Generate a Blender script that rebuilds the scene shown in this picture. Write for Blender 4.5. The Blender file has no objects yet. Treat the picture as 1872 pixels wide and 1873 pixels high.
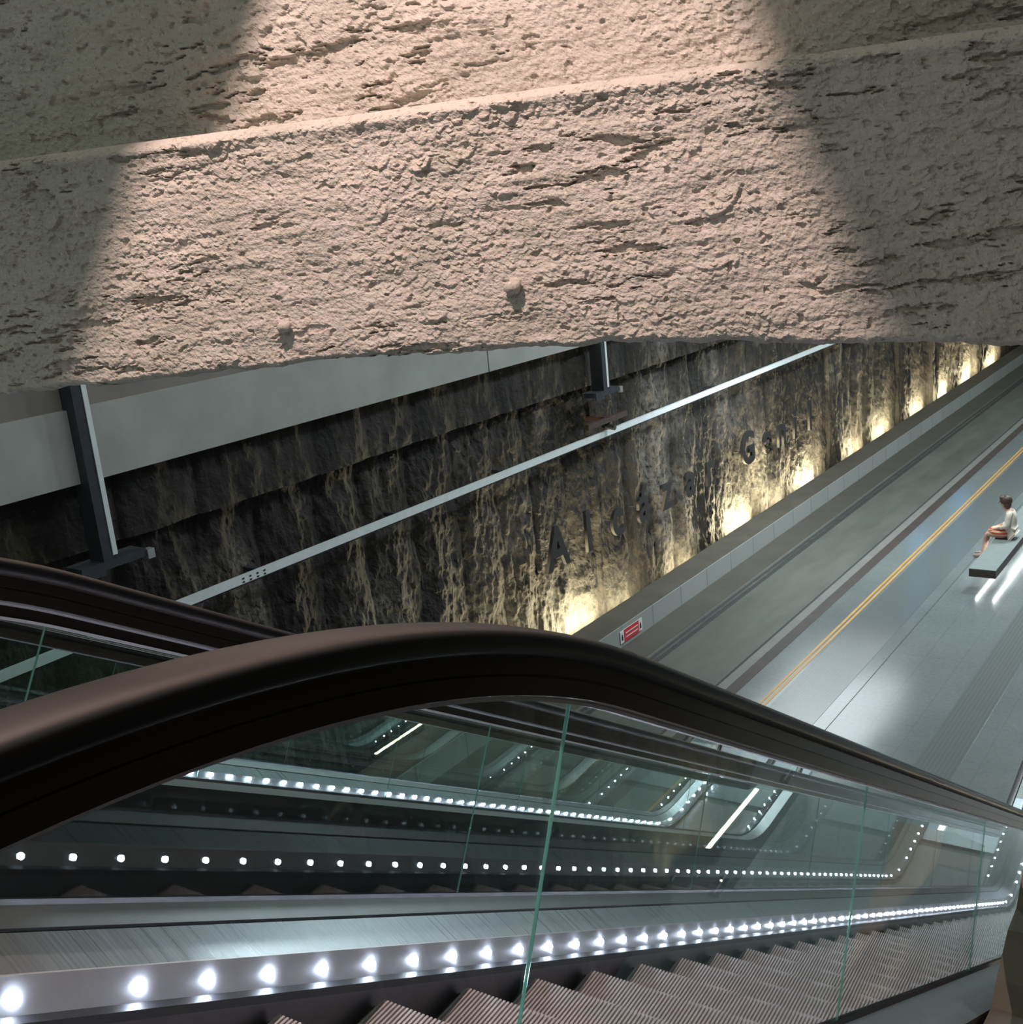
import bpy, math, random
import numpy as np
from mathutils import Matrix, Vector, Quaternion
from math import radians as R, sin, cos, pi, tan, sqrt
random.seed(7); rng = np.random.default_rng(11)
S = bpy.context.scene
COL = S.collection
# ------------------------------------------------------------ camera
EYE = Vector((0, 0, 8.28))
cd = bpy.data.cameras.new('camera'); cam = bpy.data.objects.new('camera', cd); COL.objects.link(cam)
cd.sensor_fit = 'HORIZONTAL'; cd.sensor_width = 36; cd.lens = 2044.82 / 1872 * 36; cd.clip_start = .02; cd.clip_end = 300
CX = Vector((0.57590452, -0.81206171, -0.09428558)); CY = Vector((0.25951721, 0.07223216, 0.9630334))
CX.normalize(); CY = (CY - CX * CY.dot(CX)).normalized(); CZ = CX.cross(CY)
cam.matrix_world = Matrix.Translation(EYE) @ Matrix((CX, CY, CZ)).transposed().to_4x4()
S.camera = cam
# ------------------------------------------------------------ world, big lights, exposure
w = bpy.data.worlds.new('world'); S.world = w; w.use_nodes = True
w.node_tree.nodes['Background'].inputs[0].default_value = (.70, .84, .74, 1)
w.node_tree.nodes['Background'].inputs[1].default_value = .32
S.view_settings.view_transform = 'Standard'; S.view_settings.look = 'None'
S.view_settings.exposure = 0; S.view_settings.gamma = 1; S.view_settings.use_curve_mapping = False
S.cycles.max_bounces = 10; S.cycles.transparent_max_bounces = 24; S.cycles.sample_clamp_indirect = 4
S.cycles.use_denoising = True

def light(name, kind, loc, power, color, aim=None, **kw):
    d = bpy.data.lights.new(name, kind); d.energy = power; d.color = color
    for k, v in kw.items(): setattr(d, k, v)
    o = bpy.data.objects.new(name, d); COL.objects.link(o); o.location = loc
    if aim is not None:
        o.rotation_euler = (Vector(aim) - Vector(loc)).to_track_quat('-Z', 'Y').to_euler()
    return o
SPOT = Vector((1.159, 2.391, 12.28))
light('beam_spotlight', 'POINT', SPOT, 1450, (1, .725, .66), shadow_soft_size=.014)
# daylight-white lights high over the platform; first one added low for the floor highlight
for i, (x, y) in enumerate(((24.9, 9.7), (30, 3.2), (42, -1.2), (21, 4.5))):
    light('platform_fill_light', 'AREA', (x, y, 12.4 if i else 4.6), (250, 1650, 1900, 1000)[i], (.86, .97, 1), (x, y, 0), shape='RECTANGLE', size=2.6 if i else 6, size_y=.5 if i else 3)
light('upper_wall_light', 'AREA', (9, 7.5, 11.5), 120, (.95, .98, 1), (9.5, 12, 6.5), shape='RECTANGLE', size=6, size_y=.5)
light('near_landing_light', 'AREA', (-1.5, -1.0, 11.4), 30, (1, .86, .80), (2, 1.2, 6), shape='RECTANGLE', size=1.6, size_y=.3)

# ------------------------------------------------------------ helpers
def newmesh(name, V, F, mats, parent=None, midx=None, smooth=False):
    me = bpy.data.meshes.new(name); me.from_pydata([tuple(v) for v in V], [], F)
    for m in (mats if isinstance(mats, (list, tuple)) else [mats]): me.materials.append(m)
    if midx is not None: me.polygons.foreach_set('material_index', midx)
    if smooth: me.polygons.foreach_set('use_smooth', [True] * len(me.polygons))
    me.update()
    o = bpy.data.objects.new(name, me); COL.objects.link(o)
    if parent: o.parent = parent
    return o
class MB:
    def __init__(s): s.V = []; s.F = []; s.M = []
    def add(s, V, F, m=0):
        b = len(s.V); s.V += [tuple(v) for v in V]; s.F += [tuple(i + b for i in f) for f in F]; s.M += [m] * len(F); return s
    def box(s, x0, x1, y0, y1, z0, z1, m=0, skip=()):
        V = [(x0,y0,z0),(x1,y0,z0),(x1,y1,z0),(x0,y1,z0),(x0,y0,z1),(x1,y0,z1),(x1,y1,z1),(x0,y1,z1)]
        F = [(0,3,2,1),(4,5,6,7),(0,1,5,4),(1,2,6,5),(2,3,7,6),(3,0,4,7)]
        return s.add(V, F, m)
    def tube(s, pts, r, n=10, m=0):
        pts = [Vector(p) for p in pts]; V = []; F = []
        for i, p in enumerate(pts):
            d = (pts[min(i+1, len(pts)-1)] - pts[max(i-1, 0)]).normalized()
            a = d.orthogonal().normalized() if i == 0 else (a - d * a.dot(d)).normalized(); b = d.cross(a)
            rr = r[i] if isinstance(r, (list, tuple)) else r
            V += [p + a * cos(2*pi*k/n) * rr + b * sin(2*pi*k/n) * rr for k in range(n)]
        for i in range(len(pts)-1):
            for k in range(n): F.append((i*n+k, i*n+(k+1)%n, (i+1)*n+(k+1)%n, (i+1)*n+k))
        F.append(tuple(range(n))[::-1]); F.append(tuple((len(pts)-1)*n+k for k in range(n)))
        return s.add(V, F, m)
    def ball(s, c, r, m=0, nu=12, nv=8, sc=(1,1,1)):
        V = [(c[0], c[1], c[2]+r*sc[2])]; F = []
        for j in range(1, nv):
            for i in range(nu):
                t = pi*j/nv; p = 2*pi*i/nu
                V.append((c[0]+r*sc[0]*sin(t)*cos(p), c[1]+r*sc[1]*sin(t)*sin(p), c[2]+r*sc[2]*cos(t)))
        V.append((c[0], c[1], c[2]-r*sc[2]))
        for i in range(nu):
            F.append((0, 1+i, 1+(i+1)%nu)); F.append((len(V)-1, 1+(nv-2)*nu+(i+1)%nu, 1+(nv-2)*nu+i))
            for j in range(nv-2): F.append((1+j*nu+i, 1+(j+1)*nu+i, 1+(j+1)*nu+(i+1)%nu, 1+j*nu+(i+1)%nu))
        return s.add(V, F, m)
    def build(s, name, mats, parent=None, smooth=False): return newmesh(name, s.V, s.F, mats, parent, s.M, smooth)
def tag(o, label=None, cat=None, group=None, kind=None):
    if label: o['label'] = label
    if cat: o['category'] = cat
    if group: o['group'] = group
    if kind: o['kind'] = kind
    return o
def empty(name, loc, rz=0):
    o = bpy.data.objects.new(name, None); COL.objects.link(o); o.location = loc; o.rotation_euler = (0, 0, rz); o.empty_display_size = .2; return o
def copy_tree(o, parent=None):
    c = o.copy(); COL.objects.link(c); c.parent = parent
    for ch in KIDS.get(o.name, []): copy_tree(ch, c)
    return c
def kids():
    d = {}
    for o in bpy.data.objects:
        if o.parent: d.setdefault(o.parent.name, []).append(o)
    return d

# ------------------------------------------------------------ materials
class NT:
    def __init__(s, name):
        s.m = bpy.data.materials.new(name); s.m.use_nodes = True; s.t = s.m.node_tree; s.b = s.t.nodes['Principled BSDF']
        s.out = s.t.nodes['Material Output']
    def n(s, typ, **kw):
        q = s.t.nodes.new(typ)
        for k, v in kw.items():
            if k.startswith('i_'):
                key = k[2:]; key = int(key) if key.isdigit() else key.replace('_', ' ')
                if isinstance(v, bpy.types.NodeSocket): s.t.links.new(v, q.inputs[key])
                else: q.inputs[key].default_value = v
            else: setattr(q, k, v)
        return q
    def L(s, a, b): s.t.links.new(a, b)
    def obj(s, scale=(1,1,1)):
        tc = s.n('ShaderNodeTexCoord'); mp = s.n('ShaderNodeMapping'); s.L(tc.outputs['Object'], mp.inputs[0]); mp.inputs['Scale'].default_value = scale
        return mp.outputs[0]
    def noise(s, vec, scale, detail=4, rough=.55): return s.n('ShaderNodeTexNoise', i_Vector=vec, i_Scale=scale, i_Detail=detail, i_Roughness=rough).outputs['Fac']
    def ramp(s, fac, stops):
        r = s.n('ShaderNodeValToRGB', i_Fac=fac); e = r.color_ramp.elements
        while len(e) < len(stops): e.new(.5)
        for el, (p, c) in zip(e, stops): el.position = p; el.color = c if len(c) == 4 else (*c, 1)
        return r.outputs[0]
    def mix(s, f, a, b, mode='MIX'):
        q = s.n('ShaderNodeMix', data_type='RGBA', blend_type=mode)
        for v, k in ((f, 0), (a, 6), (b, 7)):
            if isinstance(v, bpy.types.NodeSocket): s.L(v, q.inputs[k])
            else: q.inputs[k].default_value = v if k == 0 else ((*v, 1) if len(v) == 3 else v)
        return q.outputs[2]
    def bump(s, h, strength=.4, dist=.02):
        q = s.n('ShaderNodeBump', i_Height=h, i_Strength=strength, i_Distance=dist); s.L(q.outputs[0], s.b.inputs['Normal'])
    def set(s, col=None, rough=None, metal=None, spec=None, **kw):
        for k, v in (('Base Color', col), ('Roughness', rough), ('Metallic', metal), ('Specular IOR Level', spec)):
            if v is None: continue
            if isinstance(v, bpy.types.NodeSocket): s.L(v, s.b.inputs[k])
            else: s.b.inputs[k].default_value = (*v, 1) if k == 'Base Color' else v
        return s.m
def plain(name, col, rough=.5, metal=0, var=.12, scale=8, spec=.5, bump=0):
    t = NT(name); v = t.obj(); f = t.noise(v, scale)
    c = t.ramp(f, [(.3, tuple(x*(1-var) for x in col)), (.7, tuple(min(1, x*(1+var)) for x in col))])
    if bump: t.bump(t.noise(v, scale*6), bump, .005)
    return t.set(c, rough, metal, spec)
def emit(name, col, st):
    t = NT(name); t.b.inputs['Base Color'].default_value = (*col, 1); t.b.inputs['Emission Color'].default_value = (*col, 1); t.b.inputs['Emission Strength'].default_value = st
    t.b.inputs['Roughness'].default_value = .4
    return t.m

def m_beam():
    t = NT('sprayed_concrete'); v = t.obj()
    a = t.noise(v, 3.2, 6); b = t.noise(v, 38, 6, .65); c = t.noise(v, 140, 4, .7)
    col = t.ramp(a, [(.3, (.45, .43, .375)), (.52, (.52, .485, .43)), (.75, (.57, .53, .48))])
    col = t.mix(t.ramp(b, [(.34, (1, 1, 1)), (.44, (0, 0, 0))]), col, (.33, .29, .23))
    col = t.mix(t.ramp(t.noise(v, 60, 3), [(.63, (0,0,0)), (.70, (1,1,1))]), col, (.66, .62, .57))
    add = t.n('ShaderNodeMath', operation='ADD', i_0=b, i_1=t.n('ShaderNodeMath', operation='MULTIPLY', i_0=c, i_1=.5).outputs[0]).outputs[0]
    t.bump(add, .6, .012)
    return t.set(col, .95, 0, .2)
def m_rock():
    t = NT('dark_pile_wall_concrete'); v = t.obj(); vs = t.obj((1, 1, .32))
    a = t.noise(vs, 1.1, 6, .6); b = t.noise(v, 7, 8, .7); c = t.noise(v, 30, 6, .7)
    col = t.ramp(a, [(.30, (.008, .007, .0065)), (.5, (.018, .016, .0145)), (.64, (.040, .035, .031)), (.8, (.13, .12, .107))])
    col = t.mix(t.ramp(b, [(.36, (1,1,1)), (.5, (0,0,0))]), col, (.018, .016, .012))
    col = t.mix(t.ramp(c, [(.64, (0,0,0)), (.76, (1,1,1))]), col, (.20, .18, .155))
    vs2 = t.obj((1, 1, .14)); s2 = t.noise(vs2, 2.2, 6, .68)
    col = t.mix(t.ramp(s2, [(.62, (0,0,0)), (.74, (.22,.22,.22))]), col, (.16, .15, .14))
    # broad pale blotches with their own outline, painted in for lamplight behind the letters
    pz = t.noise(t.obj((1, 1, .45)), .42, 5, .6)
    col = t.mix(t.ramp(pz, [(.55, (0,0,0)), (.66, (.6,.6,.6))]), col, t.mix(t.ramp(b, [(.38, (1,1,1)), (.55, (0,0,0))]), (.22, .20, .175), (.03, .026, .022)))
    t.bump(t.n('ShaderNodeMath', operation='ADD', i_0=b, i_1=c).outputs[0], .5, .03)
    return t.set(col, .75, 0, .3)
def m_glass():
    t = NT('clear_green_glass')
    tr = t.n('ShaderNodeBsdfTransparent'); tr.inputs[0].default_value = (.955, .992, .978, 1)
    gl = t.n('ShaderNodeBsdfGlossy'); gl.inputs['Roughness'].default_value = 0; gl.inputs[0].default_value = (.95, 1, .98, 1)
    ge = t.n('ShaderNodeNewGeometry')   # same reflectance on both faces of the pane
    ior = t.n('ShaderNodeMath', operation='MULTIPLY_ADD', i_0=ge.outputs['Backfacing'], i_1=1/1.52-1.52, i_2=1.52)
    fr = t.n('ShaderNodeFresnel', i_IOR=ior.outputs[0])
    mx = t.n('ShaderNodeMixShader'); t.L(fr.outputs[0], mx.inputs[0]); t.L(tr.outputs[0], mx.inputs[1]); t.L(gl.outputs[0], mx.inputs[2])
    t.L(mx.outputs[0], t.out.inputs[0]); return t.m
M = {}
M['beam'] = m_beam(); M['rock'] = m_rock(); M['glass'] = m_glass()
M['glass_edge'] = plain('polished_green_glass_edge', (.30, .62, .56), .15, 0, .1, spec=.8)
def m_glass_edge():
    t = NT('green_glass_edge'); t.set((.16, .42, .36), .12, 0, .8); t.b.inputs['Transmission Weight'].default_value = .5; return t.m
M['glass_edge'] = m_glass_edge()
M['band'] = plain('smooth_grey_concrete', (.34, .345, .33), .8, 0, .12, 1.2, .3, .1)
M['soffit'] = plain('brown_grey_concrete', (.20, .18, .165), .85, 0, .1, 1.5)
M['rubber'] = plain('black_handrail_rubber', (.009, .0085, .009), .34, 0, .1, 5, .42)
def m_bronze():
    t = NT('bronze_anodised_metal'); v = t.obj((1, 1, 1)); n = t.noise(v, 40, 4)
    return t.set((.075, .062, .05), .24, .85)
M['bronze'] = m_bronze()
M['steel'] = plain('satin_steel', (.26, .27, .29), .38, .8, .06, 12)
M['bead'] = plain('polished_steel_bead', (.80, .82, .90), .3, .35, .03, 12)
def m_brushed():
    t = NT('brushed_steel_deck'); v = t.obj((150, 2, 2)); n = t.noise(v, 1, 2)
    r = t.ramp(n, [(.3, (.26,.26,.26)), (.7, (.38,.38,.38))])
    t.L(r, t.b.inputs['Roughness']); return t.set(t.ramp(n, [(.3, (.30, .33, .37)), (.7, (.42, .45, .50))]), None, .9)
M['brushed'] = m_brushed()
M['ledpanel'] = plain('led_skirt_panel', (.50, .50, .54), .34, .6, .05, 20)
M['brush'] = plain('black_skirt_brush', (.012, .013, .018), .55, 0, .2, 60)
M['skirt'] = plain('dark_skirt_steel', (.10, .10, .115), .3, .8, .1, 10)
M['clad'] = plain('dark_truss_cladding', (.012, .016, .020), .4, .1, .1, 3)
M['tread'] = plain('aluminium_step_tread', (.42, .38, .39), .5, .3, .1, 15)
M['riser'] = plain('dark_step_riser', (.05, .045, .045), .5, .4, .1, 20)
M['tan'] = plain('tan_stone', (.15, .13, .105), .8, 0, .12, 6, .3, .1)
M['led'] = emit('white_led', (.75, .82, 1), 190)
M['galv'] = plain('galvanised_metal', (.55, .57, .58), .35, .7, .08, 6)
M['palemetal'] = plain('pale_aluminium', (.72, .77, .79), .45, .15, .06, 6)
M['iron'] = plain('dark_painted_steel', (.045, .05, .062), .45, .2, .2, 6)
M['redbrown'] = plain('red_brown_primer_steel', (.055, .03, .028), .6, 0, .2, 6)
M['letter'] = plain('dark_bronze_letter', (.035, .032, .032), .5, .2, .1, 6)
def m_floor():
    t = NT('polished_grey_platform_stone'); v = t.obj()
    a = t.noise(v, .6, 4); b = t.noise(v, 14, 6)
    col = t.ramp(a, [(.3, (.125, .146, .152)), (.7, (.165, .187, .19))]); col = t.mix(.25, col, t.ramp(b, [(.3, (.09,.11,.115)), (.7, (.2,.225,.23))]))
    br = t.n('ShaderNodeTexBrick', i_Vector=v, i_Scale=1.0); br.inputs['Brick Width'].default_value = 1.2; br.inputs['Row Height'].default_value = .6; br.inputs['Mortar Size'].default_value = .006
    br.inputs['Color1'].default_value = br.inputs['Color2'].default_value = (0,0,0,1); br.inputs['Mortar'].default_value = (1,1,1,1); br.offset = 0
    col = t.mix(t.ramp(br.outputs['Color'], [(0, (0,0,0)), (1, (.28,.28,.28))]), col, (.05, .06, .06))
    r = t.ramp(a, [(.3, (.15,.15,.15)), (.7, (.20,.20,.20))]); t.L(r, t.b.inputs['Roughness'])
    return t.set(col, None, 0, .9)
M['floor'] = m_floor()
def m_ribbed(name, col, axis, per):
    t = NT(name); tc = t.n('ShaderNodeTexCoord'); wv = t.n('ShaderNodeTexWave', wave_type='BANDS', bands_direction=axis, i_Vector=tc.outputs['Object'], i_Scale=per)
    t.bump(wv.outputs['Fac'], .15, .004)
    c = t.ramp(wv.outputs['Fac'], [(.3, tuple(x*.88 for x in col)), (.6, col)])
    return t.set(c, .17, 0, .8)
M['tactile'] = m_ribbed('ribbed_tactile_paving', (.12, .138, .14), 'X', 12)
M['tactile2'] = m_ribbed('ribbed_guide_paving', (.12, .138, .138), 'Y', 5)
M['yellow'] = plain('orange_yellow_paint', (.50, .27, .07), .4, 0, .1, 4)
M['coping'] = plain('dark_brown_coping', (.04, .030, .026), .6, 0, .2, 2)
M['nosing'] = plain('grey_platform_nosing', (.15, .145, .138), .6, 0, .1, 3)
def m_track():
    t = NT('track_slab_concrete'); v = t.obj((.25, 1, 1)); a = t.noise(v, 1.6, 6)
    return t.set(t.ramp(a, [(.3, (.07, .073, .064)), (.7, (.115, .117, .105))]), .62, 0, .4)
M['track'] = m_track(); M['trackside'] = plain('dark_trackside_concrete', (.065, .060, .05), .7, 0, .12, 1.5, .4)
M['rail'] = plain('steel_rail', (.30, .31, .32), .3, .9, .15, 4)
M['groove'] = plain('rail_groove', (.03, .033, .034), .8)
M['kerbtop'] = plain('kerb_top_concrete', (.075, .068, .056), .8, 0, .15, 2, .3)
def m_face():
    t = NT('pale_panel_face'); v = t.obj(); br = t.n('ShaderNodeTexBrick', i_Vector=t.obj((1, .01, .01)), i_Scale=1); br.offset = 0
    br.inputs['Brick Width'].default_value = 1.3; br.inputs['Row Height'].default_value = 9; br.inputs['Mortar Size'].default_value = .02
    br.inputs['Color1'].default_value = (.26,.275,.265,1); br.inputs['Color2'].default_value = (.285,.30,.29,1); br.inputs['Mortar'].default_value = (.17,.19,.19,1)
    return t.set(br.outputs['Color'], .6, 0, .4)
M['face'] = m_face()
M['bench_top'] = plain('grey_bench_stone', (.22, .25, .25), .45, 0, .08, 8)
M['bench_side'] = plain('brown_bench_side', (.07, .052, .045), .5, 0, .15, 8)
M['tube'] = emit('bench_light_tube', (.93, 1, .97), 22)
M['warm'] = emit('warm_uplight_lens', (1, .86, .55), 24)
M['floorled'] = emit('floor_light_diffuser', (1, .80, .56), 42)
M['blue'] = emit('blue_display', (.05, .40, .95), 7)
M['red'] = plain('red_sign_panel', (.55, .03, .04), .4)
M['white'] = plain('white_sign_panel', (.62, .60, .62), .4)
M['black'] = plain('matt_black', (.02, .02, .022), .6)
M['skin'] = plain('skin', (.52, .31, .23), .5, 0, .06, 20); M['hair'] = plain('dark_brown_hair', (.075, .035, .028), .5, 0, .3, 60)
M['cream'] = plain('cream_cloth', (.68, .60, .52), .8, 0, .06, 12)
M['shoe'] = plain('grey_sandal', (.28, .20, .18), .6)
def m_skirt():
    t = NT('striped_orange_skirt'); tc = t.n('ShaderNodeTexCoord'); wv = t.n('ShaderNodeTexWave', wave_type='BANDS', bands_direction='Z', i_Vector=tc.outputs['Object'], i_Scale=4.2, i_Distortion=1.2, i_Detail=1)
    return t.set(t.ramp(wv.outputs['Fac'], [(.15, (.55, .06, .05)), (.45, (.78, .25, .06)), (.7, (.82, .45, .2)), (.95, (.75, .5, .42))]), .75)
M['skirtcloth'] = m_skirt()

# ------------------------------------------------------------ numpy noise for real relief
def perlin(x, y, seed):
    r = np.random.default_rng(seed); p = r.permutation(256); p = np.concatenate([p, p]); g = r.uniform(0, 2*np.pi, 256)
    xi = np.floor(x).astype(int); yi = np.floor(y).astype(int); xf = x-xi; yf = y-yi
    u = xf*xf*xf*(xf*(xf*6-15)+10); v = yf*yf*yf*(yf*(yf*6-15)+10)
    def gr(i, j, dx, dy):
        a = g[p[p[i & 255] + (j & 255)]]; return np.cos(a)*dx + np.sin(a)*dy
    n00 = gr(xi, yi, xf, yf); n10 = gr(xi+1, yi, xf-1, yf); n01 = gr(xi, yi+1, xf, yf-1); n11 = gr(xi+1, yi+1, xf-1, yf-1)
    return (n00*(1-u)+n10*u)*(1-v) + (n01*(1-u)+n11*u)*v
def fbm(x, y, seed, octs=5, gain=.5):
    s = 0; a = 1; f = 1
    for k in range(octs): s = s + a*perlin(x*f, y*f, seed+k); a *= gain; f *= 2.03
    return s
def flakes(x, y, cell, seed, dens=.8):
    """chips of stone: gentle upper slope, abrupt lower edge"""
    r = np.random.default_rng(seed); N = 512; jx = r.random((N, N)); jy = r.random((N, N)); am = r.random((N, N)); on = r.random((N, N)) < dens; rr = .35 + .45*r.random((N, N)); asp = .55 + .5*r.random((N, N)); tl = r.uniform(-.5, .5, (N, N))
    X = x/cell; Y = y/cell; xi = np.floor(X).astype(int); yi = np.floor(Y).astype(int); out = np.zeros_like(x)
    for di in (-1, 0, 1):
        for dj in (-1, 0, 1):
            a = (xi+di) % N; b = (yi+dj) % N
            dx = X-(xi+di+jx[a, b]); dy = (Y-(yi+dj+jy[a, b]))
            dy2 = dy + tl[a, b]*dx; q = np.sqrt(dx*dx + (dy2/asp[a, b])**2)/rr[a, b]
            h = am[a, b]*(.55 - .75*dy2/rr[a, b])*(q < 1)*on[a, b]
            h = h*np.clip((1-q)*6, 0, 1)
            out = np.maximum(out, h)
    return out
def gridmesh(name, P, mats, smooth=False, closed=False):
    """P: array (nu, nv, 3)"""
    nu, nv = P.shape[:2]; me = bpy.data.meshes.new(name)
    idx = np.arange(nu*nv).reshape(nu, nv)
    F = np.stack([idx[:-1, :-1], idx[1:, :-1], idx[1:, 1:], idx[:-1, 1:]], -1).reshape(-1, 4)
    me.vertices.add(nu*nv); me.vertices.foreach_set('co', P.reshape(-1).astype(np.float32))
    me.loops.add(F.size); me.loops.foreach_set('vertex_index', F.reshape(-1).astype(np.int32))
    me.polygons.add(len(F)); me.polygons.foreach_set('loop_start', np.arange(0, F.size, 4, dtype=np.int32)); me.polygons.foreach_set('loop_total', np.full(len(F), 4, dtype=np.int32))
    me.polygons.foreach_set('use_smooth', np.full(len(F), smooth)); me.materials.append(mats); me.update(); me.validate()
    o = bpy.data.objects.new(name, me); COL.objects.link(o); return o

# ------------------------------------------------------------ the rough concrete beam overhead
DH = np.array([-.318, .9481, 0]); NH = np.array([-.9481, -.318, 0]); KN = float(np.array([3.476, 3.344, 0]) @ NH)  # plane: p.NH = KN
def beam_pt(a, z, d):  # a along, z height rel. eye, d toward camera
    return DH*a[..., None] + NH*(KN+d)[..., None] + np.array([0, 0, 1.])*(z+8.28)[..., None]
def relief(a, z, seed, amp=1.0):
    zt = z + .035*a
    low = fbm(a*.9, zt*2.5, seed, 3)*.016
    strata = fbm(a*2.6, zt*11, seed+20, 4, .55)*.010
    wz = fbm(a*9, zt*9, seed+90, 3)*.012
    cav = fbm(a*3.0, (zt+wz)*15, seed+40, 5, .62); mask = np.clip((fbm(a*.8, zt*2.2, seed+50, 3)+.02)*5, 0, 1)
    cav = -np.clip((cav-.26)*10, 0, 1)*.024*mask
    pit = -np.clip((fbm(a*16, zt*24, seed+45, 2)-.36)*9, 0, 1)*.012
    fine = fbm(a*30, zt*40, seed+60, 4, .7)*.0050
    gm = .25 + .95*np.clip(fbm(a*1.5, zt*6, seed+80, 4)*2.2+.45, 0, 1)
    fl = np.maximum(flakes(a, zt+wz, .046, seed+70, .40)*.0095, flakes(a+.4, zt*1.25, .024, seed+71, .75)*.0080) + flakes(a, zt, .11, seed+73, .10)*.016
    fl = fl*gm; cav = cav + pit
    return (low+strata+cav+fine+fl)*amp
na, nz = 1300, 236
a = np.linspace(-1.5, 4.7, na); v = np.linspace(0, 1, nz)
A, Vv = np.meshgrid(a, v, indexing='ij')
zb = np.interp(a, [-1.5, -.54, .3, 1.0, 2.07, 2.88, 3.94, 4.7], [-.69, -.612, -.545, -.512, -.512, -.545, -.585, -.61]) + fbm(a*3, a*0+.3, 5, 4)*.018 + fbm(a*14, a*0+.7, 9, 3)*.010
zt = .468 + fbm(a*1.2, a*0+2.2, 15, 3)*.006
Zz = zb[:, None]*(1-Vv) + zt[:, None]*Vv
D = relief(A, Zz, 100)
edge = np.clip((Vv-.965)/.035, 0, 1); D = D*(1-edge*.85) - (edge**2)*.035 + .012*np.exp(-((Vv-.955)/.02)**2)
eb = np.clip((.03-Vv)/.03, 0, 1); D = D - eb**2*.04
P = beam_pt(A, Zz, D)
# wrap over the top and under the bottom to give the beam its depth
back_t = beam_pt(a, zt, np.full(na, -.42)); back_b = beam_pt(a, zb+.03, np.full(na, -1.2)); bt2 = beam_pt(a, zt, np.full(na, -1.2))
P = np.concatenate([back_b[:, None], P, back_t[:, None], bt2[:, None]], 1)
tag(gridmesh('concrete_beam', P, M['beam']), kind='structure')
na, nz = 1050, 230
a = np.linspace(-1.8, 5.2, na); z = np.linspace(.40, 1.75, nz); A, Zz = np.meshgrid(a, z, indexing='ij')
D = relief(A*.8, Zz*.8, 300, 1.25) - .40
P = beam_pt(A, Zz, D); P = np.concatenate([P, beam_pt(a, np.full(na, 5.2), np.full(na, -.45))[:, None], beam_pt(a, np.full(na, 5.2), np.full(na, -1.2))[:, None]], 1)  # upper rows added out of view to keep the spotlight off the wall bands
tag(gridmesh('concrete_parapet', P, M['beam']), kind='structure')
def beam_at(a_, z_, d_): return Vector(beam_pt(np.array(a_), np.array(z_), np.array(d_)).tolist())
def pebble(a_, z_, r, sc, lab):
    mb = MB(); mb.ball((0, 0, 0), r, 0, 18, 12, sc)
    V = []
    for q in mb.V:
        q = Vector(q); V.append(q*(1+.10*sin(q.x*170+q.z*90)+.06*cos(q.y*230)))
    mb.V = V; o = mb.build('embedded_stone', M['beam'], None, True); o.location = beam_at(a_, z_, .03); o.rotation_euler = (.2, .3, math.atan2(DH[1], DH[0]))
    return tag(o, lab, 'stone', None)
pebble(1.329, -.262, .036, (1, .8, .8), 'larger round pale stone sticking out of the pink-lit concrete beam, right of the other')
pebble(2.366, -.352, .034, (1, .75, .75), 'smaller pale stone sticking out of the lit concrete beam near its lower edge, left one')

# spotlight with two unseen doors, added to cut the lit patch on the beam
lh = empty('added_door_spotlight', SPOT + Vector((0, 0, .12))); tag(lh, 'unseen spotlight above the escalator, with two added doors shaping its patch on the beam', 'spotlight')
mb = MB(); mb.tube([(0, 0, -.02), (0, 0, .12)], .07, 16); mb.tube([(0, 0, .12), (0, 0, .5)], .012, 8); mb.build('housing', M['black'], lh)
DL0, DL1, DR0, DR1 = (3.195, 4.186, .409), (3.029, 4.68, -.514), (4.023, 1.715, .452), (4.143, 1.355, -.517)
def door(p_top, p_bot, side):
    p0 = Vector(p_top) + Vector((0, 0, 8.28)); p1 = Vector(p_bot) + Vector((0, 0, 8.28))
    p0e = p0 + (p0-p1)*1.6; p1e = p1 + (p1-p0)*6
    q = []
    for p in (p0e, p0, p1, p1e):
        d = (p-SPOT).normalized(); q.append(SPOT + d*.55)
    nrm = (p0-SPOT).cross(p1-SPOT).normalized(); V = []; F = []
    out = Vector((-.318, .948, 0))*side
    for p in q: V.append(p); 
    for p in q: V.append(p + out*.9)
    for i in range(3): F.append((i, i+1, i+5, i+4))
    V2 = [p + Vector((-.004, -.002, .004)) for p in V]; V = V + V2; F = F + [tuple(k+8 for k in f[::-1]) for f in F] 
    V = [Vector(p) - lh.location for p in V]
    newmesh('light_cutting_door', V, F, M['black'], lh)
door(DL0, DL1, 1)
door(DR0, DR1, -1)

# ------------------------------------------------------------ platform, tracks, kerb (world x runs along the tracks)
X0, X1 = -4, 75
def slab(name, y0, y1, z0, z1, m, x0=X0, x1=X1):
    return tag(MB().box(x0, x1, y0, y1, z0, z1).build(name, m), kind='structure')
slab('floor', -3.6, 7.83, -.3, 0, M['floor'])
slab('trim_1', 7.83, 8.06, -.3, .004, M['coping'])
slab('trim_2', 8.06, 8.25, -.3, .0, M['nosing'])
slab('track_bed', 8.25, 10.42, -.5, -.3, M['track'])
slab('track_side', 10.42, 11.13, -.5, -.295, M['trackside'])
slab('kerb', 11.13, 11.80, -.5, .15, [M['kerbtop']])
slab('gutter', 11.80, 12.9, -.6, -.32, [M['kerbtop']])
slab('kerb_face', 11.11, 11.13, -.295, .145, M['face'])
slab('tactile_strip', 6.22, 7.12, 0, .006, M['tactile'])
slab('guide_strip', 3.86, 4.44, 0, .006, M['tactile2'])
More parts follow.
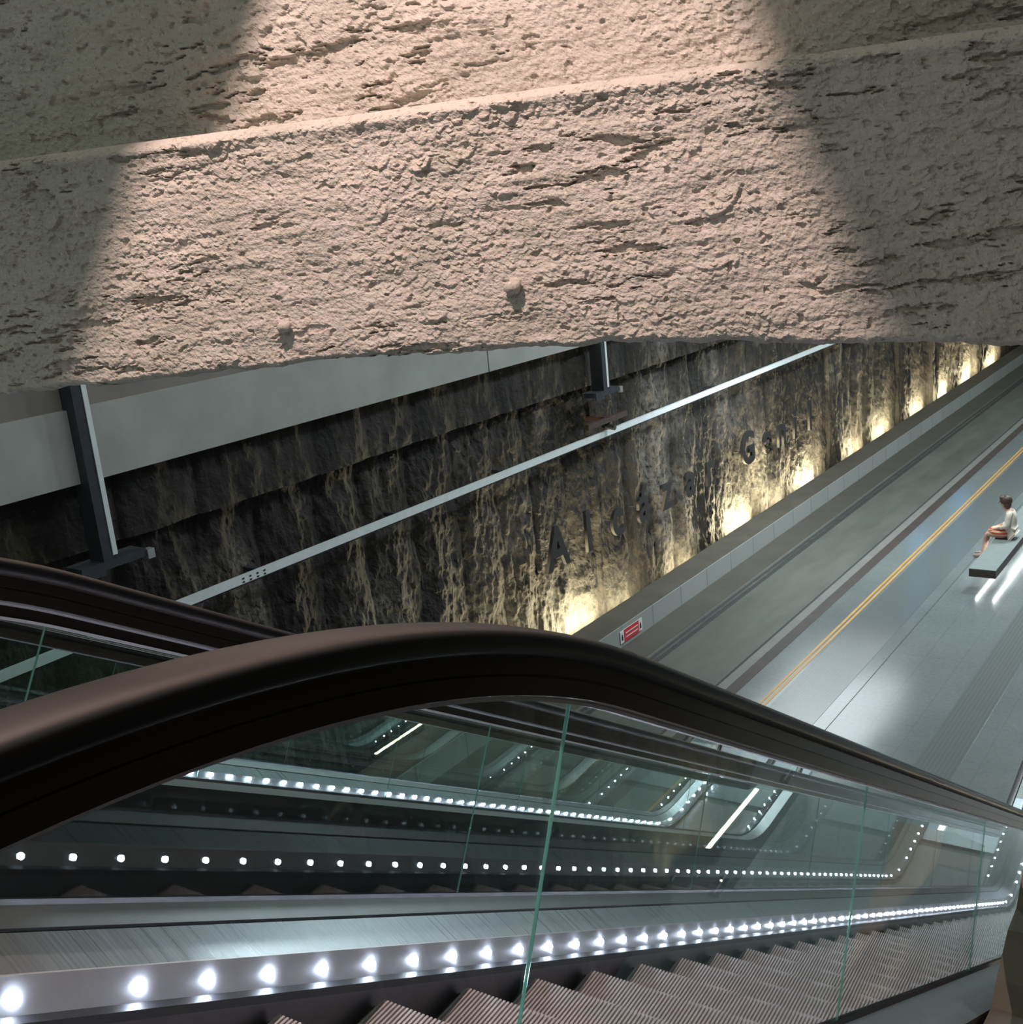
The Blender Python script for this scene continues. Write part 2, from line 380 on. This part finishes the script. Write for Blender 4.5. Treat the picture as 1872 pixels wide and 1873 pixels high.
for i, (y, lab) in enumerate(((8.47, 'grooved steel tram rail nearest the platform edge'), (10.2, 'grooved steel tram rail nearest the dark pile wall'))):
    r = MB().box(X0, X1, y-.035, y+.035, -.3, -.285).build('rail', M['rail']); tag(r, lab, 'rail', 'tram rails set in the track slab')
    MB().box(X0, X1, y-.12, y-.035, -.3, -.297).build('groove', M['groove'], r); MB().box(X0, X1, y+.035, y+.13, -.3, -.297).build('groove', M['groove'], r)
yl = MB().box(X0, X1, 7.185, 7.235, 0, .005).build('safety_line', M['yellow']); tag(yl, 'double orange-yellow safety line painted along the platform edge', 'line')
MB().box(X0, X1, 7.275, 7.325, 0, .005).build('second_stripe', M['yellow'], yl)
for y in (5.98, 3.0, 2.9): tag(MB().box(X0, X1, y-.005, y+.005, 0, .003).build('trim_3', M['groove']), kind='structure')
# warning sign on the kerb face
sg = empty('warning_sign', (18.55, 11.095, -.08)); tag(sg, 'small red and white no-crossing sign on the pale kerb face', 'sign')
MB().box(-.45, .45, 0, .012, -.13, .13).build('backing', M['white'], sg)
MB().box(-.30, .30, -.006, 0, -.13, .13).build('red_panel', M['red'], sg)
mb = MB()
for z0 in (-.055, .03): mb.box(-.25, .25, -.009, -.006, z0, z0+.022)
mb.build('text_line', M['white'], sg)
for s in (-1, 1):
    mb = MB(); mb.ball((s*.375, -.004, .035), .02, 0, 8, 6, (1, .3, 1)); mb.box(s*.375-.022, s*.375+.022, -.008, 0, -.07, .015); mb.build('pictogram', M['black'], sg)

# ------------------------------------------------------------ left pile wall
YW = 12.42
def wall_prof(X):  # + = toward the platform
    y = np.zeros_like(X)
    for x0, x1, h in ((19.35, 24.6, .20), (33.2, 34.6, .25), (40.2, 41.2, .28), (44.1, 45.2, .35), (51, 52, .4), (8, 12.5, .1), (27.9, 28.3, .06), (30.9, 32.0, .12)):
        y += h*np.clip((X-x0)/.10, 0, 1)*np.clip((x1-X)/.08, 0, 1)
    return y
def pile(X, Z, seed, amp=1):
    c = np.abs(np.sin(X*pi/1.15 + fbm(X*.5, Z*.3, seed, 2)*.6))**.7*.10
    s = fbm(X*1.6, Z*.6, seed+3, 4)*.09
    f = fbm(X*4.5, Z*3.2, seed+9, 4, .55)*.035 + flakes(X, Z, .20, seed+11, .4)*.022*np.clip(fbm(X*.5, Z*.5, seed+31, 2)*3+.5, 0, 1)
    k = fbm(X*7, Z*2.2, seed+15, 3)*.02
    return (c+s+f+k)*amp
def wallgrid(name, x0, x1, dx, z0, z1, dz, yw, seed, amp=1, depth=.6):
    x = np.arange(x0, x1, dx); z = np.arange(z0, z1+dz*.5, dz); X, Z = np.meshgrid(x, z, indexing='ij')
    d = wall_prof(X)*.45 + pile(X, Z, seed, amp); Y = yw - d
    P = np.stack([X, Y, Z], -1)[:, ::-1]
    top = np.stack([x, np.full_like(x, yw+depth), np.full_like(x, z1)], -1)[:, None]
    P = np.concatenate([top, P], 1)
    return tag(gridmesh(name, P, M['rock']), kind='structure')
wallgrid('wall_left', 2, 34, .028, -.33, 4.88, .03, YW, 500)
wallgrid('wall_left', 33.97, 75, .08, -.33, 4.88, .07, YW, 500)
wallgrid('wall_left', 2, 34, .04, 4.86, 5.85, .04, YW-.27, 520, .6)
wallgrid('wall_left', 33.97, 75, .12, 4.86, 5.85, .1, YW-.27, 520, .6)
slab('wall_capping_band', 11.84, YW+.6, 5.74, 6.62, M['band'])
slab('wall_upper_band', 11.92, YW+.6, 6.62, 9.5, M['soffit'])
for x in (15.6, 22.2): tag(MB().box(x-.01, x+.01, 11.836, 11.85, 5.745, 6.62).build('trim_4', M['groove']), kind='structure')

# long metal rail on the wall
wr = MB().box(2, 40, 11.84, 11.92, 3.79, 3.90).build('wall_rail', M['palemetal']); tag(wr, 'long pale metal cable rail running along the dark pile wall', 'rail')
MB().box(2, 40, 11.92, 11.95, 3.74, 3.80).build('flange', M['iron'], wr)
for i in range(4):
    for j in (0, 1):
        MB().box(9.56+i*.13-.018, 9.56+i*.13+.018, 11.834, 11.84, 3.815+j*.05-.011, 3.815+j*.05+.011).build('bolt_hole', M['black'], wr)
for x in range(4, 40, 3): MB().box(x-.04, x+.04, 11.92, 12.3, 3.8, 3.86).build('bracket', M['iron'], wr)

# steel posts hanging down the wall to ledge level
def post(x, lab):
    e = empty('wall_post', (x*1.02, 11.7, 4.78)); tag(e, lab, 'post', 'steel posts on the pile wall')
    MB().box(-.10, .035, -.02, .26, 0, 4.2).build('post_web', M['iron'], e)
    MB().box(.035, .10, -.03, .02, .05, 4.2).build('post_flange', M['palemetal'], e)
    mb = MB(); mb.box(-.42, .50, -.03, .30, -.10, .0); mb.box(-.42, -.1, -.03, .0, -.16, -.1); mb.build('foot_plate', M['iron'], e)
    MB().box(.50, .60, -.05, .06, -.14, -.02).build('junction_box', M['galv'], e)
    return e
post(7.37, 'blue-grey steel post left on the dark wall, with a foot plate and small white box')
p2 = post(18.85, 'dark steel post at the centre of the dark wall, above a red-brown crossbar')
cb = empty('camera_crossbar', (19.25, 11.75, 4.15)); tag(cb, 'red-brown crossbar with a small security camera on the dark wall', 'bracket')
MB().box(-.72, .82, -.02, .06, -.06, .05).build('bar', M['redbrown'], cb); MB().box(.1, .2, .0, .8, -.05, .04).build('arm', M['redbrown'], cb)
mb = MB(); mb.tube([(.12, -.12, -.17), (.12, .16, -.13)], .06, 12); mb.tube([(.15, .02, -.06), (.12, .02, -.14)], .02, 8); mb.build('camera_body', M['black'], cb)

# station name letters
cu_lab = {'A': 'big dark capital A starting the station name on the pile wall', 'l0': 'tall narrow dark letter l right after the capital A on the wall', 'c': 'dark letter c, third of the wall letters, on the palest patch',
 'á': 'dark accented letter á between the c and the z on the wall', 'z': 'hardly legible dark letter z between the two letters a on the wall', 'a': 'dark letter a without accent, between z and r on the wall', 'r': 'thin dark letter r ending the first word on the wall',
 'G': 'capital G starting the second word of the station name', 'e': 'letter e right after the capital G on the wall', 'n': 'faint letter n between e and i on the wall', 'i': 'faint letter i before the last letter on the wall', 'l1': 'tall last letter l of the station name on the wall'}
for ch, x, key in (('A', 17.21, 'A'), ('l', 18.36, 'l0'), ('c', 19.53, 'c'), ('á', 20.66, 'á'), ('z', 21.75, 'z'), ('a', 22.90, 'a'), ('r', 23.97, 'r'), ('G', 26.22, 'G'), ('e', 27.45, 'e'), ('n', 28.45, 'n'), ('i', 29.4, 'i'), ('l', 30.54, 'l1')):
    fc = bpy.data.curves.new('sign_letter', 'FONT'); fc.body = ch; fc.size = 1.17; fc.extrude = .035; fc.offset = .03; fc.align_x = 'CENTER'
    to = bpy.data.objects.new('tmp', fc); COL.objects.link(to); dg = bpy.context.evaluated_depsgraph_get(); me = bpy.data.meshes.new_from_object(to.evaluated_get(dg)); bpy.data.objects.remove(to)
    me.materials.clear(); me.materials.append(M['letter']); me.name = 'sign_letter'
    o = bpy.data.objects.new('sign_letter', me); COL.objects.link(o); o.scale = (.96, 1, 1)
    o.rotation_euler = (R(90), 0, 0); q_ = 11.88/11.84; o.location = (x*q_, 11.88, 8.28-(8.28-1.645)*q_); tag(o, cu_lab[key], 'letter', 'station name letters on the wall')
    MB().box(-.006, .006, .28, .292, -.45, 0).build('standoff_pin', M['iron'], o)

# warm uplights at the foot of the wall
def uplight(x, y, lab, p, group, sgn=1, ln=.6):
    e = empty('wall_uplight', (x, y, -.32 if sgn > 0 else 0)); tag(e, lab, 'uplight', group)
    w_ = .045 if sgn > 0 else .008
    mb = MB(); mb.box(-ln-.03, ln+.03, -.06, .06, 0, .03); mb.box(-ln-.03, ln+.03, -.06, -.05, .03, .07); mb.build('housing', M['iron'], e)
    MB().box(-ln, ln, -w_, w_, .03, .045).build('lens', M['warm'] if sgn > 0 else M['galv'], e)
    if sgn > 0:
        l = bpy.data.lights.new('uplight_lamp', 'AREA'); l.shape = 'RECTANGLE'; l.size = ln*2; l.size_y = .08
    else:
        l = bpy.data.lights.new('uplight_lamp', 'SPOT'); l.shadow_soft_size = .012; l.spot_size = R(130); l.spot_blend = .8
    l.energy = p; l.color = (1, .86, .52)
    lo = bpy.data.objects.new('uplight_lamp', l); COL.objects.link(lo); lo.parent = e; lo.location = (0, 0, .06)
    lo.rotation_euler = (R(180-18*sgn), 0, 0)
for x, p, lab in ((15.6, 14, 'warm uplight left of the capital A, just above the handrail'), (20.2, 7, 'dim uplight under the letters c and á at the wall foot'), (22.9, 6, 'dim uplight under the unaccented letter a at the wall foot'), (29.0, 18, 'warm uplight under the letters n and i at the wall foot'), (18.5, 42, 'warm uplight under the capital A at the wall foot'), (26.6, 60, 'brightest warm uplight under the capital G at the wall foot'), (31.4, 50, 'warm uplight under the last letter l at the wall foot'),
                  (35.6, 26, 'fourth warm uplight at the wall foot, just past the letters'), (38.6, 34, 'warm uplight beyond the letters, fifth along the wall foot'), (42.8, 34, 'warm uplight beyond the letters, sixth along the wall foot'), (46.2, 40, 'warm uplight right of the tall dark rib, seventh along the wall'), (50, 44, 'warm uplight far along the wall, second right of the dark rib'), (54.5, 44, 'farthest warm uplight, beside the beam edge')):
    uplight(x, 11.93, lab, p*8, 'warm uplights along the foot of the left wall')

# blue departure displays over the track, whose light shows as blue streaks in the floor
for x, y, z, lab in ((39.3, 11.2, 4.5, 'blue departure display on the pile wall, nearer one, reflected in the floor'), (44.9, 11.25, 4.5, 'blue departure display on the pile wall, farther one, reflected in the floor')):
    e = empty('departure_display', (x, y, z)); tag(e, lab, 'display')
    MB().box(-.06, .06, -.55, .55, -.18, .18).build('case', M['black'], e); MB().box(-.075, -.06, -.42, .42, -.09, .09).build('screen', M['blue'], e)
    MB().box(-.02, .02, .5, 1.0, -.03, .03).build('wall_arm', M['iron'], e)

# ------------------------------------------------------------ bench with light tubes
bn = empty('platform_bench', (22.95, 5.33, 0)); tag(bn, 'long grey-topped platform bench lit from below, a woman sitting on it', 'bench')
MB().box(0, 9, -.26, .26, .30, .46).build('seat_block', M['bench_side'], bn)
MB().box(0, 9, -.26, .26, .46, .475).build('seat_top', M['bench_top'], bn)
MB().box(1.8, 8.5, -.10, .10, 0, .30).build('plinth', M['galv'], bn)
for y in (-.17, .17):
    MB().tube([(.25, y, .27), (8.7, y, .27)], .018, 8).build('light_tube', M['tube'], bn)

# ------------------------------------------------------------ the seated woman (front of the figure faces +y, towards the tracks)
def skin(name, verts, edges, rad, mat, parent, sub=2, root=0):
    me = bpy.data.meshes.new(name); me.from_pydata(verts, edges, []); o = bpy.data.objects.new(name, me); COL.objects.link(o)
    sk = o.modifiers.new('s', 'SKIN'); 
    for i, r in enumerate(rad):
        q = me.skin_vertices[0].data[i]; q.radius = (r, r) if not isinstance(r, tuple) else r; q.use_root = (i == root)
    ss = o.modifiers.new('u', 'SUBSURF'); ss.levels = sub; ss.render_levels = sub
    dg = bpy.context.evaluated_depsgraph_get(); m2 = bpy.data.meshes.new_from_object(o.evaluated_get(dg)); bpy.data.objects.remove(o)
    m2.materials.clear(); m2.materials.append(mat); m2.name = name
    m2.polygons.foreach_set('use_smooth', [True]*len(m2.polygons))
    p = bpy.data.objects.new(name, m2); COL.objects.link(p); p.parent = parent; return p
pr = empty('person', (25.25, 5.36, .02)); tag(pr, 'person with dark hair, cream top and orange striped skirt, seated on the bench', 'person')
V = [(0,.0,.58),(0,-.05,.75),(0,-.09,.93),(0,-.05,1.07),(0,0,1.13),(0,.065,1.23),(0,.075,1.31)]; Rr = [.135,.11,.125,.085,.055,.085,.095]; Ed = [(0,1),(1,2),(2,3),(3,4),(4,5),(5,6)]
for s in (-1, 1):
    b = len(V); V += [(s*.09,.05,.55),(s*.10,.40,.555),(s*.09,.47,.12),(s*.09,.52,.05),(s*.10,.64,.035)]; Rr += [.095,.062,.038,.034,.03]; Ed += [(0,b),(b,b+1),(b+1,b+2),(b+2,b+3),(b+3,b+4)]
    b = len(V); V += [(s*.17,-.07,1.04),(s*.22,-.06,.80),(s*.15,.17,.70),(s*.11,.24,.67)]; Rr += [.052,.042,.034,.028]; Ed += [(3,b),(b,b+1),(b+1,b+2),(b+2,b+3)]
    hb = b+3
    for k in range(4):
        b = len(V); L = (.075,.085,.08,.065)[k]; ox = (k-1.5)*.02
        V += [(s*.11+ox,.28,.665),(s*.11+ox,.28+L*.5,.66),(s*.11+ox,.27+L,.635)]; Rr += [.011,.009,.008]; Ed += [(hb,b),(b,b+1),(b+1,b+2)]
    b = len(V); V += [(s*.11-s*.045,.26,.675),(s*.11-s*.055,.30,.66)]; Rr += [.011,.009]; Ed += [(hb,b),(b,b+1)]
body = skin('body', V, Ed, Rr, M['skin'], pr)
# face: nose, mouth, eyes
mb = MB(); mb.ball((0, .175, 1.265), .016, 0, 8, 6, (.8, 1.2, 1.2)); mb.build('nose', M['skin'], pr, True)
for s in (-1, 1): MB().ball((s*.035, .158, 1.29), .010, 0, 8, 6).build('eye', M['black'], pr, True)
MB().ball((0, .155, 1.225), .016, 0, 8, 6, (1.4, .4, .4)).build('mouth', M['shoe'], pr, True)
mb = MB(); mb.ball((0, .025, 1.315), .128, 0, 18, 12, (.92, 1.0, .95)); mb.ball((0, -.005, 1.22), .105, 0, 16, 10, (1.05, .75, .95)); mb.ball((0, .10, 1.375), .075, 0, 14, 8, (1.25, .9, .7))
hm = mb.build('hair', M['hair'], pr, True)
T = [(0,-.02,.60),(0,-.06,.75),(0,-.09,.92),(0,-.055,1.07),(0,-.12,.52)]; tr = [(.17,.15),(.16,.135),(.165,.14),(.085,.085),(.18,.115)]; te = [(0,1),(1,2),(2,3),(0,4)]
for s in (-1, 1):
    b = len(T); T += [(s*.175,-.075,1.03),(s*.225,-.065,.80),(s*.17,.12,.72)]; tr += [.066,.056,.046]; te += [(3,b),(b,b+1),(b+1,b+2)]
skin('cream_top', T, te, tr, M['cream'], pr)
mb = MB(); mb.ball((0, .12, .605), .205, 0, 20, 12, (1.0, 1.12, .62)); mb.ball((0, .22, .60), .17, 0, 18, 10, (1.05, 1, .66)); mb.build('skirt', M['skirtcloth'], pr, True)
for s in (-1, 1): skin('shoe', [(s*.09,.47,.045),(s*.10,.58,.035),(s*.10,.69,.028)], [(0,1),(1,2)], [.04,.044,.034], M['shoe'], pr, 1)

# ------------------------------------------------------------ escalators
AZ = R(2.909); EL = R(31.056)
U = np.array([cos(EL), -sin(EL)]); NN = np.array([sin(EL), cos(EL)])
N0 = .162; Z0 = -.303; RT = 2.3; ZB = .897-8.28; RBm = .9; XTOP = -1.4; XBOT = 14.3
xi = (N0-Z0*NN[1])/NN[0]; XC = xi - RT*tan(EL/2)
xj = (N0-ZB*NN[1])/NN[0]; XD = xj + RBm*tan(EL/2)
pA = np.array([XC, Z0-RT]) + RT*np.array([sin(EL), cos(EL)]); pB = np.array([XD, ZB+RBm]) + RBm*np.array([-sin(EL), -cos(EL)])
L1 = XC-XTOP; L2 = RT*EL; L3 = float(np.linalg.norm(pB-pA)); L4 = RBm*EL; L5 = XBOT-XD; LT = L1+L2+L3+L4+L5
S_A = float(pA@U)                     # incline coordinate at the end of the upper arc
def path(t, o):
    """point (x, z world) on the escalator side profile: t along the handrail, o below its top"""
    if t < L1: p = np.array([XTOP+t, Z0]); n = np.array([0, -1.])
    elif t < L1+L2: q = (t-L1)/RT; n = -np.array([sin(q), cos(q)]); p = np.array([XC, Z0-RT]) - n*RT
    elif t < L1+L2+L3: n = -NN; p = pA + U*(t-L1-L2)
    elif t < LT-L5: q = EL-(t-L1-L2-L3)/RBm; n = -np.array([sin(q), cos(q)]); p = np.array([XD, ZB+RBm]) + n*RBm
    else: n = np.array([0, -1.]); p = np.array([XD + t-(LT-L5), ZB])
    p = p + n*o
    return float(p[0]), float(p[1]) + 8.28
def t_of_s(s): return L1 + L2 + (s-S_A)
def ts(t0, t1):
    br = [t0, t1] + [b for b in (L1, L1+L2, L1+L2+L3, LT-L5) if t0 < b < t1]
    out = []
    br.sort()
    for a_, b_ in zip(br[:-1], br[1:]):
        mid = (a_+b_)/2; arc = (L1 < mid < L1+L2) or (L1+L2+L3 < mid < LT-L5)
        n = max(2, int((b_-a_)/.05)) if arc else max(1, int((b_-a_)/2.5))
        out += [a_+(b_-a_)*k/n for k in range(n)]
    return out + [t1]
G0, G1 = .74, 2.02
OX, OY = 12.6, 1.38   # origin of the escalator empty in its own frame
def loft(mb, T, prof, m=0, closed=False):
    """prof: list of (y, o)"""
    V = []; F = []; k = len(prof)
    for t in T:
        for y, o in prof:
            x, z = path(t, o); V.append((x-OX, y-OY, max(z, .004)))
    for i in range(len(T)-1):
        for j in range(k if closed else k-1):
            F.append((i*k+j, i*k+(j+1) % k, (i+1)*k+(j+1) % k, (i+1)*k+j))
    if closed: F.append(tuple(range(k))[::-1]); F.append(tuple((len(T)-1)*k+j for j in range(k)))
    mb.add(V, F, m)
def rail_path(o):
    """handrail line incl. both rounded ends"""
    c = .3875; r = c-o; pts = []
    x, z = path(0, c)
    for k in range(14, 0, -1): q = pi*k/14; pts.append((x - r*sin(q), z + r*cos(q)))
    for t in ts(0, LT): pts.append(path(t, o))
    x, z = path(LT, c)
    for k in range(1, 15): q = pi*k/14; pts.append((x + r*sin(q), z + r*cos(q)))
    return pts
def loft_rail(prof, y0, name, mat, parent, smooth=False):
    V = []; F = []; k = len(prof); paths = [rail_path(o) for _, o in prof]; n = len(paths[0])
    for i in range(n):
        for j, (y, o) in enumerate(prof): V.append((paths[j][i][0]-OX, y0+y-OY, paths[j][i][1]))
    for i in range(n-1):
        for j in range(k): F.append((i*k+j, i*k+(j+1) % k, (i+1)*k+(j+1) % k, (i+1)*k+j))
    F.append(tuple(range(k))[::-1]); F.append(tuple((n-1)*k+j for j in range(k)))
    return newmesh(name, V, F, mat, parent, None, smooth)
esc = empty('escalator', (0, 0, 0)); ER = Matrix.Rotation(AZ, 4, 'Z')
esc.rotation_euler = (0, 0, AZ); esc.location = ER @ Vector((OX, OY, 0))
tag(esc, 'near escalator in front, big black handrail arch, lit skirt and ribbed steps', 'escalator', 'glass-sided escalators')
led_me = MB().ball((0, 0, 0), .0115, 0, 8, 6, (1, .5, 1)).build('led_light', M['led'], None, True); led_mesh = led_me.data; bpy.data.objects.remove(led_me)
hr_prof = []
for k in range(32):
    q = 2*pi*k/32; c_, s_ = cos(q), sin(q)
    hr_prof.append((.040*math.copysign(abs(c_)**.6, c_), .018 - .018*math.copysign(abs(s_)**.6, s_)))
def balustrade(g, inn, seams):
    W = lambda w: g + inn*w
    mb = MB(); T = ts(0, LT)
    loft(mb, T, [(W(.007), .66), (W(.007), .672), (W(.050), .706)], 0)
    loft(mb, T, [(W(.050), .706), (W(.050), .716), (W(.055), .713)], 3)
    loft(mb, T, [(W(.055), .713), (W(.137), .766)], 1)
    loft(mb, T, [(W(.137), .766), (W(.140), .768), (W(.168), .834)], 2)
    loft(mb, T, [(W(-.007), .66), (W(-.007), .676), (W(-.14), .735)], 0)
    loft(mb, T, [(W(.168), .834), (W(.170), 1.15)], 4)
    b = mb.build('balustrade', [M['steel'], M['brushed'], M['ledpanel'], M['brush'], M['skirt']], esc)
    mb = MB(); loft(mb, T, [(W(.168), .834), (W(.198), .838), (W(.198), .858), (W(.170), .862)], 0); mb.build('skirt_brush', M['brush'], b)
    loft_rail(hr_prof, g, 'handrail', M['rubber'], b, True)
    loft_rail([(.026, .030), (.026, .056), (.023, .0565), (.023, .0585), (.026, .059), (.026, .082), (.012, .0865), (-.012, .0865), (-.026, .082), (-.026, .059), (-.023, .0585), (-.023, .0565), (-.026, .056), (-.026, .030)], g, 'handrail_guide', M['bronze'], b)
    loft_rail([(.013, .085), (.013, .091), (-.013, .091), (-.013, .085)], g, 'guide_bead', M['bead'], b)
    if inn < 0:      # the far side has a second slim clamp strip under its guide
        loft_rail([(.016, .113), (.016, .119), (-.016, .119), (-.016, .113)], g, 'glass_clamp_strip', M['bead'], b)
        loft_rail([(.010, .091), (.010, .113), (-.010, .113), (-.010, .091)], g, 'glass_clamp', M['bronze'], b)
    # glass panes
    tt = [0.0] + [t_of_s(s) for s in seams] + [LT]
    for i in range(len(tt)-1):
        a_, b_ = tt[i]+(.001 if i else 0), tt[i+1]-(.001 if i < len(tt)-2 else 0); TT = ts(a_, b_); V = []; F = []; mi = []
        for t in TT:
            for y, o in ((-.0025, .088), (.0025, .088), (.0025, .68), (-.0025, .68)):
                x, z = path(t, o); V.append((x-OX, g+y-OY, z))
        n = len(TT)
        for q in range(n-1):
            for j, m in ((0, 1), (1, 0), (2, 1), (3, 0)): F.append((q*4+j, q*4+(j+1) % 4, (q+1)*4+(j+1) % 4, (q+1)*4+j)); mi.append(m)
        for e, first in ((0, True), ((n-1)*4, False)):
            if (i == 0 and first) or (i == len(tt)-2 and not first):
                x, z = path(0 if first else LT, .384); r = .296; sg_ = -1 if first else 1; base = len(V)
                for k in range(15):
                    q = pi*k/14
                    for y in (-.003, .003): V.append((x + sg_*r*sin(q)-OX, g+y-OY, z + r*cos(q)))
                for k in range(14): F.append((base+2*k, base+2*k+1, base+2*k+3, base+2*k+2)); mi.append(1)
                F.append(tuple(base+2*k for k in range(15))); mi.append(0); F.append(tuple(base+2*k+1 for k in range(15))[::-1]); mi.append(0)
            else: F.append((e, e+1, e+2, e+3)); mi.append(1)
        newmesh('glass_panel', V, F, [M['glass'], M['glass_edge']], b, mi)
    t = t_of_s(1.518)
    while t > .2: t -= .2
    cnt = 0
    while t < LT-.05 and cnt < 99:
        x, z = path(t, .807); o = bpy.data.objects.new('led_light', led_mesh); COL.objects.link(o); o.parent = b; o.location = (x-OX, W(.160)-OY, z)
        t += .2 if t > L1+L2 else .2*RT/(RT-.807); cnt += 1
    # narrow joint covers in the lit skirt
    return b
balustrade(G1, -1, [1.45, 3.20, 5.21, 7.1, 9.0, 10.9, 12.8])
balustrade(G0, 1, [1.352, 3.014, 4.93, 6.8, 8.7, 10.6, 12.5])
mb = MB(); T = ts(0, LT)
loft(mb, T, [(G0-.14, .733), (G0-.14, 1.95), (G1+.14, 1.95), (G1+.14, .733)], 0)
mb.build('truss_cladding', M['clad'], esc)
# ribbed steps
def make_step():
    y0, y1 = G0+.172, G1-.172; pitch = .0132; n = int((y1-y0)/pitch); h = .011; D_ = .372
    mb = MB(); V = []; F = []
    prof = []
    for i in range(n):
        a_ = y0+i*pitch; prof += [(a_, 0, .006), (a_+pitch*.52, 0, .006), (a_+pitch*.62, -h, -.006), (a_+pitch*.92, -h, -.006)]
    k = len(prof)
    for y, z, f in prof: V.append((-D_, y-OY, z))
    for y, z, f in prof: V.append((f, y-OY, z))
    for y, z, f in prof: V.append((f-.004, y-OY, -.028))
    for j in range(k-1): F.append((j, j+1, k+j+1, k+j)); F.append((k+j, k+j+1, 2*k+j+1, 2*k+j))
    mb.add(V, F, 0); mb.box(-D_, -.012, y0-OY, y1-OY, -.05, -.014, 1)
    mb.add([(-.006, y0-OY, -.028), (-.006, y1-OY, -.028), (-.05, y1-OY, -.23), (-.05, y0-OY, -.23)], [(0, 1, 2, 3)], 1)
    return mb.build('step', [M['tread'], M['riser']], esc)
# nose line height over x'
tl = np.linspace(0, LT, 900); nx = []; nz_ = []
for t in tl: x, z = path(t, .892); nx.append(x); nz_.append(z)
st = make_step(); first = True; k = -7
while True:
    x = 1.879 + .3556*k; k += 1
    if x > 13.4: break
    z = float(np.interp(x, nx, nz_)); o = st if first else st.copy()
    if not first: COL.objects.link(o)
    o.parent = esc; o.location = (x-OX, 0, max(z, .02)); first = False
xb_, zb_ = path(LT, .87)
MB().box(13.4-OX, 14.9-OX, G0-.1-OY, G1+.1-OY, .0, .03).build('comb_plate', M['brushed'], esc)
xt_, zt_ = path(0, .892)
MB().box(-2.6-OX, -.55-OX, G0-.1-OY, G1+.1-OY, zt_-.04, zt_+.005).build('comb_plate', M['brushed'], esc)
KIDS = kids()
esc2 = copy_tree(esc); esc2.location = ER @ Vector((OX-.06, OY+4.30, 0))
for b_ in [c for c in bpy.data.objects if c.parent == esc2 and c.name.startswith('balustrade')]:
    if b_.bound_box[0][1] < 0 and abs(b_.bound_box[0][1]) > .7: b_.location.z -= .04      # the near side sits a little lower
    for c in bpy.data.objects:
        if c.parent == b_ and c.name.startswith('led_light'): c.location.z += .03
esc2['label'] = 'far escalator seen through the glass, its row of skirt lights beyond the dark gap'; esc2['group'] = 'glass-sided escalators'

# tan stone side wall outside the near balustrade
P_ = [(4.276, -.60), (4.45, -.552), (4.50, -.463), (4.66, -.301), (4.83, -.226), (4.95, .0), (5.2, .0), (6.0, -.03), (6.0, -1.6), (3.9, -1.6)]
V = []
for yy_ in (.585, .40):
    for s_, n_ in P_:
        p = U*s_ + NN*n_; V.append(ER @ Vector((p[0], yy_, max(p[1]+8.28, .0))))
n = len(P_); F = [tuple(range(n)), tuple(range(n, 2*n))[::-1]] + [(i, i+n, (i+1) % n+n, (i+1) % n) for i in range(n)]
tag(newmesh('side_wall', V, F, M['tan']), kind='structure')
# upper landing beside and behind the camera
mb = MB(); mb.box(-7, -.4, -3.4, .55, 6.3, 6.55); mb.box(-7, -2.5, .55, 8, 6.3, zt_-.045)
tag(mb.build('landing_floor', M['floor']), kind='structure')

# right wall (behind the camera's right shoulder) that shows only as reflections in the glass
x = np.arange(-7, 70, .1); z = np.arange(0, 12.5, .1); X, Z = np.meshgrid(x, z, indexing='ij')
Y = -3.6 + pile(X, Z, 700) + .25*(np.sin(X*1.1) > .55)
Pw = np.stack([X, Y, Z], -1); tag(gridmesh('wall_right', Pw, M['rock']), kind='structure')
for x_, l_ in ((11.6, 'nearest warm uplight at the foot of the right wall'), (14.6, 'second warm uplight along the right wall, beside the floor light'), (21, 'third warm linear uplight along the right wall'), (27, 'fourth warm linear uplight along the right wall'), (34, 'farthest warm linear uplight along the right wall')): uplight(x_, -3.0, l_, 130, 'warm linear uplights on the right wall', -1, .25)

# recessed linear light in the floor beside the foot of the near escalator (seen as a streak mirrored in the glass)
fl = empty('floor_light', ER @ Vector((12.77, -1.475, 0)), AZ + math.atan2(.05, 2.13)); tag(fl, 'long recessed warm-white floor light beside the foot of the near escalator', 'light')
MB().box(-1.10, 1.10, -.05, .05, 0, .012).build('frame', M['galv'], fl); MB().box(-1.06, 1.06, -.028, .028, .012, .016).build('diffuser', M['floorled'], fl)
